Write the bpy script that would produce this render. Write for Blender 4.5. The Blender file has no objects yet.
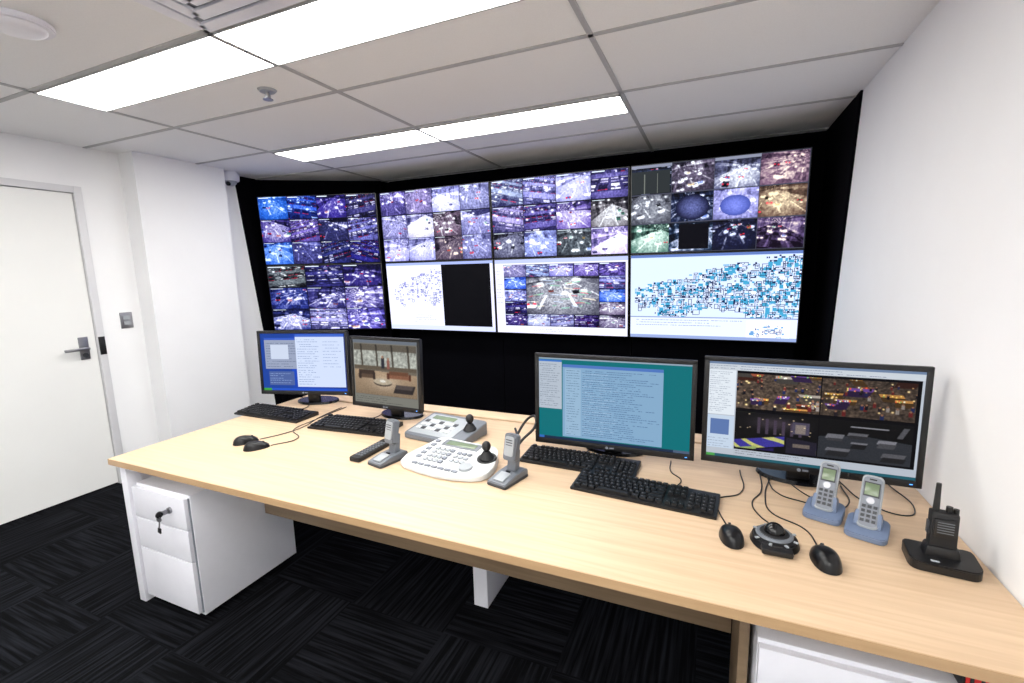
import bpy, bmesh, math, random
import numpy as np
from mathutils import Matrix, Vector, Euler
random.seed(4)
sc=bpy.context.scene
try:
    sc.view_settings.view_transform='Standard'; sc.view_settings.look='None'
    sc.view_settings.exposure=0.0
except Exception: pass
COL=sc.collection
DZ=0.72; CEIL=2.44; XL=-4.06; XR=0.705; YB=4.03; YF=-2.3

# ------------------------------------------------------------------ materials
def s2l(c):
    return tuple((x/12.92 if x<=0.04045 else ((x+0.055)/1.055)**2.4) for x in c)
def mat(name,col,rough=0.5,metal=0.0,var=0.06,scale=30,bump=0.0,spec=0.5,emis=None,es=0):
    m=bpy.data.materials.new(name); m.use_nodes=True
    nt=m.node_tree; b=nt.nodes['Principled BSDF']
    c=s2l(col)
    tc=nt.nodes.new('ShaderNodeTexCoord'); n=nt.nodes.new('ShaderNodeTexNoise')
    n.inputs['Scale'].default_value=scale; n.inputs['Detail'].default_value=3
    nt.links.new(tc.outputs['Object'],n.inputs['Vector'])
    r=nt.nodes.new('ShaderNodeValToRGB')
    r.color_ramp.elements[0].position=0.3; r.color_ramp.elements[1].position=0.7
    r.color_ramp.elements[0].color=tuple(x*(1-var) for x in c)+(1,)
    r.color_ramp.elements[1].color=tuple(min(1,x*(1+var)) for x in c)+(1,)
    nt.links.new(n.outputs['Fac'],r.inputs['Fac']); nt.links.new(r.outputs['Color'],b.inputs['Base Color'])
    b.inputs['Roughness'].default_value=rough; b.inputs['Metallic'].default_value=metal
    b.inputs['Specular IOR Level'].default_value=spec
    if bump:
        bp=nt.nodes.new('ShaderNodeBump'); bp.inputs['Strength'].default_value=bump; bp.inputs['Distance'].default_value=0.002
        nt.links.new(n.outputs['Fac'],bp.inputs['Height']); nt.links.new(bp.outputs['Normal'],b.inputs['Normal'])
    if emis:
        b.inputs['Emission Color'].default_value=s2l(emis)+(1,); b.inputs['Emission Strength'].default_value=es
    return m
def wood(name,c1,c2,sc_=(1.2,26,26)):
    m=mat(name,c1,0.42); nt=m.node_tree; b=nt.nodes['Principled BSDF']
    tc=nt.nodes.new('ShaderNodeTexCoord'); mp=nt.nodes.new('ShaderNodeMapping'); mp.inputs['Scale'].default_value=sc_
    n=nt.nodes.new('ShaderNodeTexNoise'); n.inputs['Scale'].default_value=2.2; n.inputs['Detail'].default_value=6; n.inputs['Distortion'].default_value=0.4
    r=nt.nodes.new('ShaderNodeValToRGB'); r.color_ramp.elements[0].position=0.35; r.color_ramp.elements[1].position=0.68
    r.color_ramp.elements[0].color=s2l(c2)+(1,); r.color_ramp.elements[1].color=s2l(c1)+(1,)
    nt.links.new(tc.outputs['Object'],mp.inputs['Vector']); nt.links.new(mp.outputs['Vector'],n.inputs['Vector'])
    nt.links.new(n.outputs['Fac'],r.inputs['Fac']); nt.links.new(r.outputs['Color'],b.inputs['Base Color'])
    return m
M={}
M['wall']=mat('wall_paint',(0.945,0.945,0.95),0.7,var=0.01,scale=4,bump=0.02)
M['ceil']=mat('ceiling_tile',(0.955,0.955,0.955),0.9,var=0.02,scale=180,bump=0.2)
M['tbar']=mat('ceiling_tbar',(0.70,0.70,0.70),0.5,var=0.02)
M['black']=mat('black_wall_paint',(0.015,0.015,0.03),0.9,var=0.1,scale=5,spec=0.05)
M['door']=mat('door_paint',(0.93,0.93,0.92),0.5,var=0.01,scale=3)
M['dframe']=mat('door_frame_paint',(0.84,0.84,0.85),0.4,var=0.01)
M['gap']=mat('shadow_gap',(0.25,0.25,0.26),0.8)
M['wood']=wood('desk_laminate',(0.85,0.74,0.615),(0.80,0.685,0.56))
M['wood_edge']=wood('desk_edge',(0.76,0.63,0.48),(0.72,0.59,0.44))
M['wood_shaded']=wood('modesty_wood_shaded',(0.56,0.475,0.38),(0.51,0.43,0.34))  # tan under-desk wood, with the shadow there darkened into its colour
M['white']=mat('white_steel',(0.92,0.92,0.95),0.35,var=0.01)
M['bk']=mat('black_plastic',(0.06,0.06,0.07),0.4,var=0.08)
M['bk2']=mat('black_matte_plastic',(0.08,0.08,0.09),0.6,var=0.08)
M['key']=mat('keycap_plastic',(0.07,0.07,0.08),0.5,var=0.05,spec=.3)
M['mouse']=mat('mouse_plastic',(0.05,0.05,0.06),0.3,var=0.05,spec=.35)
M['gloss']=mat('gloss_black',(0.04,0.04,0.05),0.15,var=0.05,spec=.4)
M['silver']=mat('brushed_metal',(0.62,0.62,0.64),0.3,metal=0.9,var=0.05)
M['grey']=mat('grey_plastic',(0.47,0.49,0.53),0.4,var=0.03)
M['lgrey']=mat('light_grey_plastic',(0.62,0.64,0.66),0.4,var=0.03)
M['mgrey']=mat('mid_grey_plastic',(0.42,0.44,0.47),0.4,var=0.03)
M['dgrey']=mat('dark_grey_plastic',(0.22,0.23,0.25),0.45,var=0.03)
M['blue']=mat('dock_blue_plastic',(0.44,0.50,0.61),0.4,var=0.03)
M['cream']=mat('cream_plastic',(0.82,0.83,0.83),0.4,var=0.02)
M['lcd']=mat('lcd_panel',(0.42,0.48,0.38),0.2,var=0.08,emis=(0.5,0.6,0.4),es=0.08)
M['red']=mat('red_label',(0.8,0.08,0.07),0.5)
M['led']=mat('led',(0.2,0.5,1),0.3,emis=(0.3,0.6,1),es=3)
M['amber']=mat('key_label',(0.55,0.55,0.58),0.5)

def carpet():
    m=bpy.data.materials.new('carpet_tile'); m.use_nodes=True; nt=m.node_tree; b=nt.nodes['Principled BSDF']
    L=nt.links.new; N=nt.nodes.new
    tc=N('ShaderNodeTexCoord'); ck=N('ShaderNodeTexChecker'); ck.inputs['Scale'].default_value=2.0
    L(tc.outputs['Object'],ck.inputs['Vector'])
    def stripes(sc3):
        mp=N('ShaderNodeMapping'); mp.inputs['Scale'].default_value=sc3
        n=N('ShaderNodeTexNoise'); n.inputs['Scale'].default_value=1.0; n.inputs['Detail'].default_value=2
        L(tc.outputs['Object'],mp.inputs['Vector']); L(mp.outputs['Vector'],n.inputs['Vector']); return n
    a=stripes((70,2.5,1)); c=stripes((2.5,70,1))
    mx=N('ShaderNodeMix'); mx.data_type='FLOAT'
    L(ck.outputs['Fac'],mx.inputs[0]); L(a.outputs['Fac'],mx.inputs[2]); L(c.outputs['Fac'],mx.inputs[3])
    r=N('ShaderNodeValToRGB'); r.color_ramp.elements[0].position=0.42; r.color_ramp.elements[1].position=0.75
    r.color_ramp.elements[0].color=s2l((0.03,0.032,0.04))+(1,); r.color_ramp.elements[1].color=s2l((0.13,0.135,0.155))+(1,)
    L(mx.outputs[0],r.inputs['Fac']); L(r.outputs['Color'],b.inputs['Base Color'])
    bp=N('ShaderNodeBump'); bp.inputs['Strength'].default_value=0.5; bp.inputs['Distance'].default_value=0.004
    L(mx.outputs[0],bp.inputs['Height']); L(bp.outputs['Normal'],b.inputs['Normal'])
    b.inputs['Roughness'].default_value=0.95; b.inputs['Specular IOR Level'].default_value=0.05
    return m
M['carpet']=carpet()
def emit(name,col,s):
    m=bpy.data.materials.new(name); m.use_nodes=True; nt=m.node_tree
    nt.nodes.remove(nt.nodes['Principled BSDF']); e=nt.nodes.new('ShaderNodeEmission')
    e.inputs['Color'].default_value=s2l(col)+(1,); e.inputs['Strength'].default_value=s
    nt.links.new(e.outputs[0],nt.nodes['Material Output'].inputs[0]); return m
M['light']=emit('troffer_diffuser',(1.0,0.995,0.98),18.5)

# ------------------------------------------------------------------ mesh helpers
def link(name,me,mats):
    o=bpy.data.objects.new(name,me); COL.objects.link(o)
    for m in mats: me.materials.append(M[m] if isinstance(m,str) else m)
    return o
def fin(name,bm,m,smooth=False):
    bmesh.ops.recalc_face_normals(bm,faces=bm.faces)
    me=bpy.data.meshes.new(name); bm.to_mesh(me); bm.free()
    if smooth:
        for p in me.polygons: p.use_smooth=True
        try: me.set_sharp_from_angle(angle=math.radians(35))
        except Exception: pass
    return link(name,me,[m])
def box(name,size,loc,m,bev=0.0,rot=(0,0,0),seg=2,taper=None):
    bm=bmesh.new(); bmesh.ops.create_cube(bm,size=1.0)
    for v in bm.verts:
        k=1.0
        if taper and v.co.z>0: k=taper
        v.co=Vector((v.co.x*size[0]*k,v.co.y*size[1]*k,v.co.z*size[2]))
    if bev: bmesh.ops.bevel(bm,geom=list(bm.edges),offset=bev,segments=seg,affect='EDGES',profile=0.6)
    bmesh.ops.transform(bm,matrix=Matrix.Translation(loc)@Euler(rot).to_matrix().to_4x4(),verts=bm.verts)
    return fin(name,bm,m,smooth=bev>0)
def bb(name,x0,x1,y0,y1,z0,z1,m,bev=0.0):
    return box(name,(x1-x0,y1-y0,z1-z0),((x0+x1)/2,(y0+y1)/2,(z0+z1)/2),m,bev)
def cyl(name,r1,r2,h,loc,m,rot=(0,0,0),seg=28,sx=1,sy=1,bev=0):
    bm=bmesh.new(); bmesh.ops.create_cone(bm,cap_ends=True,segments=seg,radius1=r1,radius2=r2,depth=h)
    if bev:
        es=[e for e in bm.edges if len(e.link_faces)==2 and any(len(f.verts)>4 for f in e.link_faces)]
        bmesh.ops.bevel(bm,geom=es,offset=bev,segments=2,affect='EDGES')
    bmesh.ops.transform(bm,matrix=Matrix.Translation(loc)@Euler(rot).to_matrix().to_4x4()@Matrix.Diagonal((sx,sy,1,1)),verts=bm.verts)
    return fin(name,bm,m,smooth=True)
def sph(name,r,loc,m,s=(1,1,1),rot=(0,0,0),cut=None):
    bm=bmesh.new(); bmesh.ops.create_uvsphere(bm,u_segments=28,v_segments=16,radius=r)
    bmesh.ops.transform(bm,matrix=Matrix.Translation(loc)@Euler(rot).to_matrix().to_4x4()@Matrix.Diagonal((*s,1)),verts=bm.verts)
    return fin(name,bm,m,smooth=True)
def prism(name,pts,z0,z1,m,bev=0,axis='z',loc=(0,0,0),rot=(0,0,0),zf=None):
    bm=bmesh.new()
    if axis=='z':
        vs=[bm.verts.new((p[0],p[1],z0)) for p in pts]; 
    else:
        vs=[bm.verts.new((z0,p[0],p[1])) for p in pts]
    f=bm.faces.new(vs); r=bmesh.ops.extrude_face_region(bm,geom=[f])
    nv=[g for g in r['geom'] if isinstance(g,bmesh.types.BMVert)]
    for v in nv:
        if axis=='z': v.co.z=z1 if zf is None else zf(v.co.x,v.co.y)
        else: v.co.x=z1
    if bev: bmesh.ops.bevel(bm,geom=list(bm.edges),offset=bev,segments=2,affect='EDGES')
    bmesh.ops.transform(bm,matrix=Matrix.Translation(loc)@Euler(rot).to_matrix().to_4x4(),verts=bm.verts)
    return fin(name,bm,m,smooth=bev>0)
def rrect(x0,x1,y0,y1,r,n=5):
    out=[]
    for cx,cy,a in ((x1-r,y0+r,-90),(x1-r,y1-r,0),(x0+r,y1-r,90),(x0+r,y0+r,180)):
        for i in range(n+1):
            t=math.radians(a+90*i/n); out.append((cx+r*math.cos(t),cy+r*math.sin(t)))
    return out
def tube(name,pts,r,m):
    cu=bpy.data.curves.new(name,'CURVE'); cu.dimensions='3D'; cu.bevel_depth=r; cu.bevel_resolution=3; cu.resolution_u=8
    s=cu.splines.new('BEZIER'); s.bezier_points.add(len(pts)-1)
    for bp,p in zip(s.bezier_points,pts):
        bp.co=p; bp.handle_left_type='AUTO'; bp.handle_right_type='AUTO'
    o=bpy.data.objects.new(name,cu); COL.objects.link(o); cu.materials.append(M[m]); return o
def multi(name,boxes,m,taper=0.82,bev=0):
    bm=bmesh.new()
    for (cx,cy,cz,sx,sy,sz) in boxes:
        r=bmesh.ops.create_cube(bm,size=1.0)
        for v in r['verts']:
            k=taper if v.co.z>0 else 1
            v.co=Vector((cx+v.co.x*sx*k,cy+v.co.y*sy*k,cz+v.co.z*sz))
    return fin(name,bm,m)
def group(name,parts,loc=(0,0,0),rz=0.0,rx=0.0):
    e=bpy.data.objects.new(name,None); e.empty_display_size=0.1; COL.objects.link(e)
    e.location=loc; e.rotation_euler=(rx,0,rz)
    for p in parts: p.parent=e
    return e

# ------------------------------------------------------------------ screen painting (mesh colours)
class Cv:
    def __init__(s,w,h,bg=(0,0,0)): s.w=w; s.h=h; s.a=np.ones((h,w,3))*np.array(bg)
    def r(s,x0,y0,x1,y1,c):
        a,b,d,e=[int(round(t)) for t in (x0*s.w,x1*s.w,y0*s.h,y1*s.h)]
        s.a[max(d,0):max(e,d+1),max(a,0):max(b,a+1)]=c
    def text(s,x0,y0,x1,y1,rows,c,rng,dens=0.6,fill=0.8):
        A=int(x0*s.w);B=int(x1*s.w)
        for i in range(rows):
            y=int((y0+(y1-y0)*(i+0.5)/rows)*s.h); x=A
            end=A+(B-A)*rng.uniform(fill*0.7,1)
            while x<end:
                L=rng.integers(1,6); 
                if rng.random()<0.85: s.a[y:y+1,x:min(x+L,B)]=s.a[y:y+1,x:min(x+L,B)]*(1-dens)+np.array(c)*dens
                x+=L+1
    def paste(s,x0,y0,x1,y1,img):
        a,b,d,e=int(x0*s.w),int(x1*s.w),int(y0*s.h),int(y1*s.h)
        H,W=e-d,b-a
        k=3
        yy=((np.arange(H*k)+.5)*img.shape[0]/(H*k)).astype(int); xx=((np.arange(W*k)+.5)*img.shape[1]/(W*k)).astype(int)
        big=img[yy][:,xx].reshape(H,k,W,k,3).mean((1,3))
        s.a[d:e,a:b]=big
def smooth(a,k):
    for _ in range(k):
        a=(a+np.roll(a,1,0)+np.roll(a,-1,0)+np.roll(a,1,1)+np.roll(a,-1,1))/5
    return a
PAL={'park':((.01,.01,.09),(.19,.18,.52),(.90,.90,1.0)),'street':((.05,.04,.18),(.42,.40,.74),(1,1,1.0)),
     'light':((.14,.14,.32),(.66,.66,.90),(1,1,1.0)),'warm':((.06,.03,.09),(.44,.35,.48),(1,.94,.88)),
     'dark':((.005,.005,.02),(.12,.13,.26),(.85,.88,1)),'blue':((.02,.04,.24),(.18,.36,.82),(.85,.93,1.0)),'green':((.03,.07,.07),(.34,.46,.46),(.9,.98,.95)),
     'brown':((.06,.04,.03),(.42,.34,.25),(1,.93,.78)),'grey':((.02,.02,.05),(.40,.41,.50),(.95,.97,1))}
def cam_img(rng,kind,w=96,h=66,style=None,spots=True,con=1.35):
    d,m,l=[np.array(c)*1.0 for c in PAL[kind]]
    j=rng.uniform(-.05,.05,3); m=np.clip(m+j,0,1)
    if style is None: style=rng.choice(['street','street','lot','hall','shop'])
    Y,X=np.mgrid[0:h,0:w]; X=X/w; Y=Y/h
    a=rng.uniform(-.35,.35); Xr=.5+(X-.5)*np.cos(a)-(Y-.5)*np.sin(a); Yr=.5+(X-.5)*np.sin(a)+(Y-.5)*np.cos(a)
    vx=rng.uniform(.15,.85); vy=rng.uniform(-.05,.28); dx=Xr-vx; dy=Yr-vy
    sL=rng.uniform(.25,.8); ad=np.abs(dx)+1e-3
    floor=dy>ad*sL; sky=dy<-ad*rng.uniform(.3,1.2)
    dep=1/(ad+.12); kf=rng.uniform(2,5); sb=rng.uniform(.15,.45); base=np.where(dx<0,sb,rng.uniform(.15,.45))
    rat=dy/ad
    L=base+.16*(np.sin(dep*kf)>.2)-.14*(np.sin(dep*kf*2.3+1)>.6)
    L=L+.22*((rat>-.1)&(rat<rng.uniform(.05,.2)))-.12*(rat<-.35)+.1*(np.sin(rat*14)>.7)
    if style in('hall','shop'):
        L=np.where(sky,.35+.4*(np.sin(dep*5)*np.sin(rat*3)>.3),L)
    else: L=np.where(sky,.08+.3*rng.random(),L)
    fu=dx/(np.abs(dy)+.05); fv=1/(np.abs(dy)+.18)
    F=.45+.25*rng.uniform(-1,1)+.12*smooth(rng.random((h,w)),3)
    lane=(np.abs(((fu+rng.random())*1.6)%1-.5)<.05)&(np.sin(fv*6)>-.2)
    F=F+.22*lane
    if style=='shop': F=F-.2*((np.floor(fu*3)+np.floor(fv*3))%2)
    L=np.where(floor,F,L)
    accent=np.zeros((h,w,3)); am=np.zeros((h,w))
    if style=='lot':
        n=rng.uniform(2.2,4); g=dy+.75
        u=(dx/g)*n*1.7+5+ .3*rng.random(); v=(1/g)*n*2.6
        iu=np.floor(u).astype(int); iv=np.floor(v).astype(int)
        hs=((iu*73856093)^(iv*19349663)^int(rng.integers(1,9999)))%97/97.
        fu2=u-iu; fv2=v-iv
        car=(fu2>.14)&(fu2<.86)&(fv2>.12)&(fv2<.82)
        L=np.where((iv%3)==0,.42,np.where(car,.10+.75*hs**2,.22))
        win=car&(fv2>.3)&(fv2<.5)&((iv%3)!=0); L=np.where(win,L*.35,L)
        hl=car&(fv2>.74)&((iv%3)!=0)&(hs>.4); L=np.where(hl,.95,L)
        tl=(~hl)&car&(fv2<.2)&(hs<.35)&((iv%3)!=0); accent[tl]=(.95,.15,.3); am=np.where(tl,.85,am)
    else:
        its=sorted([rng.uniform(.08,.75) for _ in range(rng.integers(5,12))])
        for q in its:
            cx=vx+rng.uniform(-.9,.9)*q/sL*.8; cy=vy+q; sw=.04+.18*q*rng.uniform(.5,1); sh=sw*rng.uniform(.5,1.3)
            b=rng.choice([.04,.08,.15,.65,.85]); bx=(np.abs(Xr-cx)<sw/2)&(np.abs(Yr-cy)<sh/2)&(floor|(q>.3))
            L=np.where(bx,b,L); rf=(np.abs(Xr-cx)<sw*.36)&(Yr<cy-sh*.1)&(Yr>cy-sh*.38); L=np.where(rf&bx,abs(b-.35),L)
            if rng.random()<.22:
                mk=bx&~rf; accent[mk]=[(.75,.35,.3),(.3,.6,.5),(.85,.7,.4),(.25,.4,.85)][rng.integers(0,4)]; am=np.where(mk,.6,am)
            if rng.random()<.5:
                for s_ in (-1,1):
                    e=np.exp(-((Xr-cx-s_*sw*.36)**2+(Yr-cy-sh*.28)**2)/(2*(.012+.03*q)**2)); L=L+1.1*e
            elif rng.random()<.5:
                for s_ in (-1,1):
                    e=((Xr-cx-s_*sw*.38)**2+(Yr-cy)**2)<(.015+.02*q)**2; accent[e]=(.95,.2,.3); am=np.where(e,.85,am)
    if spots:
        for _ in range(rng.integers(3,9)):
            x,y=rng.random(),rng.random()*.6; rr=rng.uniform(.01,.035); L=L+rng.uniform(.5,1.2)*np.exp(-((X-x)**2+(Y-y)**2)/(2*rr*rr))
    t=smooth(rng.random((h,w)),4); t=(t-t.mean())/t.std()
    L=L+.05*t+ .06*(rng.random((h,w))-.5)
    L=L*(1.12-1.1*((X-.5)**2+(Y-.5)**2)); L=.40+(L-.37)*con; L=np.clip(L,0,1)[...,None]
    img=np.where(L<.5,d+(m-d)*L*2,m+(l-m)*(L*2-1))
    img=img*(1-am[...,None])+accent*am[...,None]
    return np.clip(img,0,1)
def grid(cv,rng,x0,y0,x1,y1,nx,ny,kinds,gap=0.006,styles=None):
    for j in range(ny):
        for i in range(nx):
            a=x0+(x1-x0)*i/nx; b=x0+(x1-x0)*(i+1)/nx; c=y0+(y1-y0)*j/ny; d=y0+(y1-y0)*(j+1)/ny
            k=kinds[rng.integers(0,len(kinds))] 
            cv.paste(a+gap/2,c+gap,b-gap/2,d-gap*.6,cam_img(rng,k,style=(styles[rng.integers(0,len(styles))] if styles else None)))
            cv.r(a+gap,c+gap*1.5,a+gap+(b-a)*.35,c+gap*1.5+.008,(.85,.9,.95))
def floorplan(cv,rng,x0,y0,x1,y1,ink,acc,n=90,q=1.0):
    W=x1-x0;H=y1-y0; gx=.010*q; gy=.018*q
    for _ in range(n):
        u,v=rng.random(),rng.random()
        if v<.42-.55*u or v<.08 and u<.8: continue
        if v>.80+.1*np.sin(u*9) and u>.1: continue
        if u<.12 and v>.7: continue
        if abs((u*2.1+v*.9)%0.62-.3)<.02 or abs((v*1.6-u*.5)%0.5-.25)<.025: continue
        x=x0+np.round(u*W/gx)*gx;y=y0+np.round(v*H/gy)*gy;a=rng.integers(1,5)*gx;b=rng.integers(1,4)*gy
        c=ink if rng.random()<.8 else acc
        t=rng.random()
        if t<.30: cv.r(x,y,x+a*.7,y+b*.8,acc)
        elif t<.62: cv.r(x,y,x+gx*.9,y+gy*.9,ink)
        elif t<.67: cv.r(x,y,x+a*.6,y+b*.6,(.95,.97,1))
        else:
            cv.r(x,y,x+a,y+.006,c);cv.r(x,y+b,x+a,y+b+.006,c);cv.r(x,y,x+.003,y+b,c);cv.r(x+a,y,x+a+.003,y+b,c)
def screen_mat(name,strength):
    m=bpy.data.materials.new(name); m.use_nodes=True; nt=m.node_tree; b=nt.nodes['Principled BSDF']
    at=nt.nodes.new('ShaderNodeAttribute'); at.attribute_name='Col'
    b.inputs['Base Color'].default_value=(0.002,0.002,0.003,1); b.inputs['Roughness'].default_value=0.4
    b.inputs['Specular IOR Level'].default_value=0.05
    nt.links.new(at.outputs['Color'],b.inputs['Emission Color']); b.inputs['Emission Strength'].default_value=strength
    return m
M['scr']=screen_mat('display_image',1.12); M['scr_wall']=screen_mat('video_wall_image',1.4)
def screen(name,w,h,cv,y=0,m='scr',zc=0):
    ny,nx=cv.h,cv.w; a=np.clip(cv.a[::-1],0,1)
    xs=np.linspace(-w/2,w/2,nx+1); zs=np.linspace(-h/2,h/2,ny+1)+zc
    XX,ZZ=np.meshgrid(xs,zs); co=np.stack([XX,np.full_like(XX,y),ZZ],-1).reshape(-1,3)
    i=np.arange(nx);j=np.arange(ny); I,J=np.meshgrid(i,j); v0=(J*(nx+1)+I).ravel()
    q=np.stack([v0,v0+1,v0+nx+2,v0+nx+1],-1)
    me=bpy.data.meshes.new(name); me.vertices.add(len(co)); me.vertices.foreach_set('co',co.ravel().astype(np.float32))
    me.loops.add(q.size); me.loops.foreach_set('vertex_index',q.ravel().astype(np.int32))
    me.polygons.add(len(q)); me.polygons.foreach_set('loop_start',(np.arange(len(q))*4).astype(np.int32))
    try: me.polygons.foreach_set('loop_total',np.full(len(q),4,dtype=np.int32))
    except Exception: pass
    me.update(calc_edges=True)
    ca=me.attributes.new('Col','FLOAT_COLOR','CORNER')
    c=a.reshape(-1,3); c=np.where(c<=.04045,c/12.92,((c+.055)/1.055)**2.4)
    c4=np.concatenate([c,np.ones((len(c),1))],1); c4=np.repeat(c4,4,0)
    ca.data.foreach_set('color',c4.ravel().astype(np.float32))
    return link(name,me,[m])

# ------------------------------------------------------------------ room shell
bb('floor',XL-.1,XR+.1,YF-.1,YB+.1,-.1,0,'carpet')
bb('ceiling',XL-.1,XR+.1,YF-.1,YB+.1,CEIL,CEIL+.1,'ceil')
DY0,DY1,DTOP=0.98,1.86,2.12
wl=bb('wall_left',XL-.1,XL,DY1+.03,YB,0,CEIL,'wall')
w2=bb('wall_left_front',XL-.1,XL,YF,DY0-.03,0,CEIL,'wall')
w3=bb('wall_left_header',XL-.1,XL,DY0-.03,DY1+.03,DTOP+.03,CEIL,'wall')
bb('wall_left_pier',XL,-3.89,2.165,2.86,0,CEIL,'wall')
bb('wall_right',XR,XR+.1,YF,YB,0,CEIL,'wall')
bb('wall_front',XL-.1,XR+.1,YF-.1,YF,0,CEIL,'wall')
bb('wall_back',XL-.1,XR+.1,YB,YB+.1,0,CEIL,'black')
prism('wall_back_splay',[(XL,3.33),(-3.1,3.95),(-3.1,YB),(XL,YB)],0,CEIL,'black')
prism('wall_right_lining',[(3.20,CEIL),(3.47,.91),(3.62,0),(YB,0),(YB,CEIL)],XR-.012,XR,'black',axis='x')
prism('wall_left_lining',[(3.07,CEIL),(3.21,1.0),(3.28,0),(3.5,0),(3.5,CEIL)],XL,XL+.012,'black',axis='x')
d=[bb('leaf',XL-.06,XL-.012,DY0+.004,DY1-.004,.012,DTOP-.004,'door'),
   bb('jamb_1',XL-.1,XL+.012,DY1,DY1+.045,0,DTOP+.045,'dframe',.003),
   bb('jamb_2',XL-.1,XL+.012,DY0-.045,DY0,0,DTOP+.045,'dframe',.003),
   bb('head',XL-.1,XL+.012,DY0,DY1,DTOP,DTOP+.045,'dframe',.003),
   bb('shadow',XL-.09,XL-.062,DY0,DY1,0,DTOP,'gap'),
   bb('handle_plate',XL-.012,XL-.003,1.755,1.81,.97,1.13,'silver',.003),
   cyl('handle_neck',.011,.011,.06,(XL+.02,1.782,1.05),'silver',rot=(0,math.pi/2,0)),
   box('handle_lever',(.018,.14,.02),(XL+.048,1.72,1.05),'silver',.006),
   cyl('lock',.016,.016,.014,(XL,1.782,1.00),'dgrey',rot=(0,math.pi/2,0)),
   bb('strike',XL+.012,XL+.02,1.862,1.90,.99,1.12,'bk',.002)]
group('door_1',d)
group('light_switch',[bb('plate',XL,XL+.008,2.02,2.10,1.16,1.28,'silver',.003),bb('rocker_1',XL+.008,XL+.013,2.04,2.08,1.225,1.255,'lgrey',.001),bb('rocker_2',XL+.008,XL+.013,2.04,2.08,1.185,1.215,'lgrey',.001)])

# ceiling grid
parts=[]
YG=[-2.03,-1.365,-.70,-.035,.63,1.30,1.965,2.63,3.295,3.96]
for y in YG: parts.append((( XL+XR)/2,y,CEIL-.002,XR-XL,.022,.006))
XG=[-3.07,-1.775,-.48]
for x in XG: parts.append((x,(YF+YB)/2,CEIL-.002,.022,YB-YF,.006))
multi('ceiling_grid_trim',parts,'tbar',taper=1.0)
pos=[(x0,yl) for yl in (1.30,2.65,-.035,-1.365) for x0 in (-3.07,-1.775)]+[(-.56,-.70),(-.56,-1.7)]  # last pair: unseen panels added behind the camera to brighten the right wall
for x0,yl in pos:
        x0+=.012;x1=x0+(1.271 if x0<-1 else 1.2);y0=yl+.012;y1=yl+.315
        if x0<-1 and yl>1: x0-=.012; x1+=.006
        g=[bb('diffuser',x0+.010,x1-.010,y0+.008,y1-.008,CEIL-.006,CEIL-.003,'light'),
           bb('rim_1',x0,x1,y0,y0+.008,CEIL-.01,CEIL,'tbar'),bb('rim_2',x0,x1,y1-.008,y1,CEIL-.01,CEIL,'tbar'),
           bb('rim_3',x0,x0+.010,y0,y1,CEIL-.01,CEIL,'tbar'),bb('rim_4',x1-.010,x1,y0,y1,CEIL-.01,CEIL,'tbar')]
        group('ceiling_light_panel',g)
g=[]
cx,cy=-1.45,.97
for i,s in enumerate((.30,.23,.16,.09)):
    z=CEIL-.004-i*.004
    for k,(dx,dy,sx,sy) in enumerate(((0,-s,2*s,.05),(0,s,2*s,.05),(-s,0,.05,2*s),(s,0,.05,2*s))):
        g.append(box('vane_%d_%d'%(i,k),(sx,sy,.012),(cx+dx,cy+dy,z-.004),'white',.003))
g.append(box('plenum',(.58,.58,.004),(cx,cy,CEIL-.003),'grey'))
group('air_diffuser',g)
group('smoke_detector',[cyl('base',.10,.10,.02,(-2.3,.97,CEIL-.01),'white',bev=.004),sph('cap',.08,(-2.3,.97,CEIL-.02),'white',s=(1,1,.3))])
group('fire_sprinkler',[cyl('rose',.036,.045,.010,(-2.07,1.8,CEIL-.005),'lgrey'),
  cyl('stem',.01,.01,.03,(-2.07,1.8,CEIL-.02),'silver'),cyl('deflector',.024,.024,.003,(-2.07,1.8,CEIL-.045),'silver'),
  box('arm_1',(.004,.004,.02),(-2.055,1.8,CEIL-.035),'silver'),box('arm_2',(.004,.004,.02),(-2.085,1.8,CEIL-.035),'silver')])
group('dome_security_camera',[cyl('mount',.06,.06,.025,(-3.955,2.96,CEIL-.0125),'white',bev=.004),cyl('body',.07,.075,.06,(-3.955,2.96,CEIL-.05),'white',bev=.005),
  sph('dome',.05,(-3.955,2.96,CEIL-.078),'lgrey',s=(1,1,.9)),sph('lens',.02,(-3.94,2.925,CEIL-.105),'gloss')])

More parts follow.
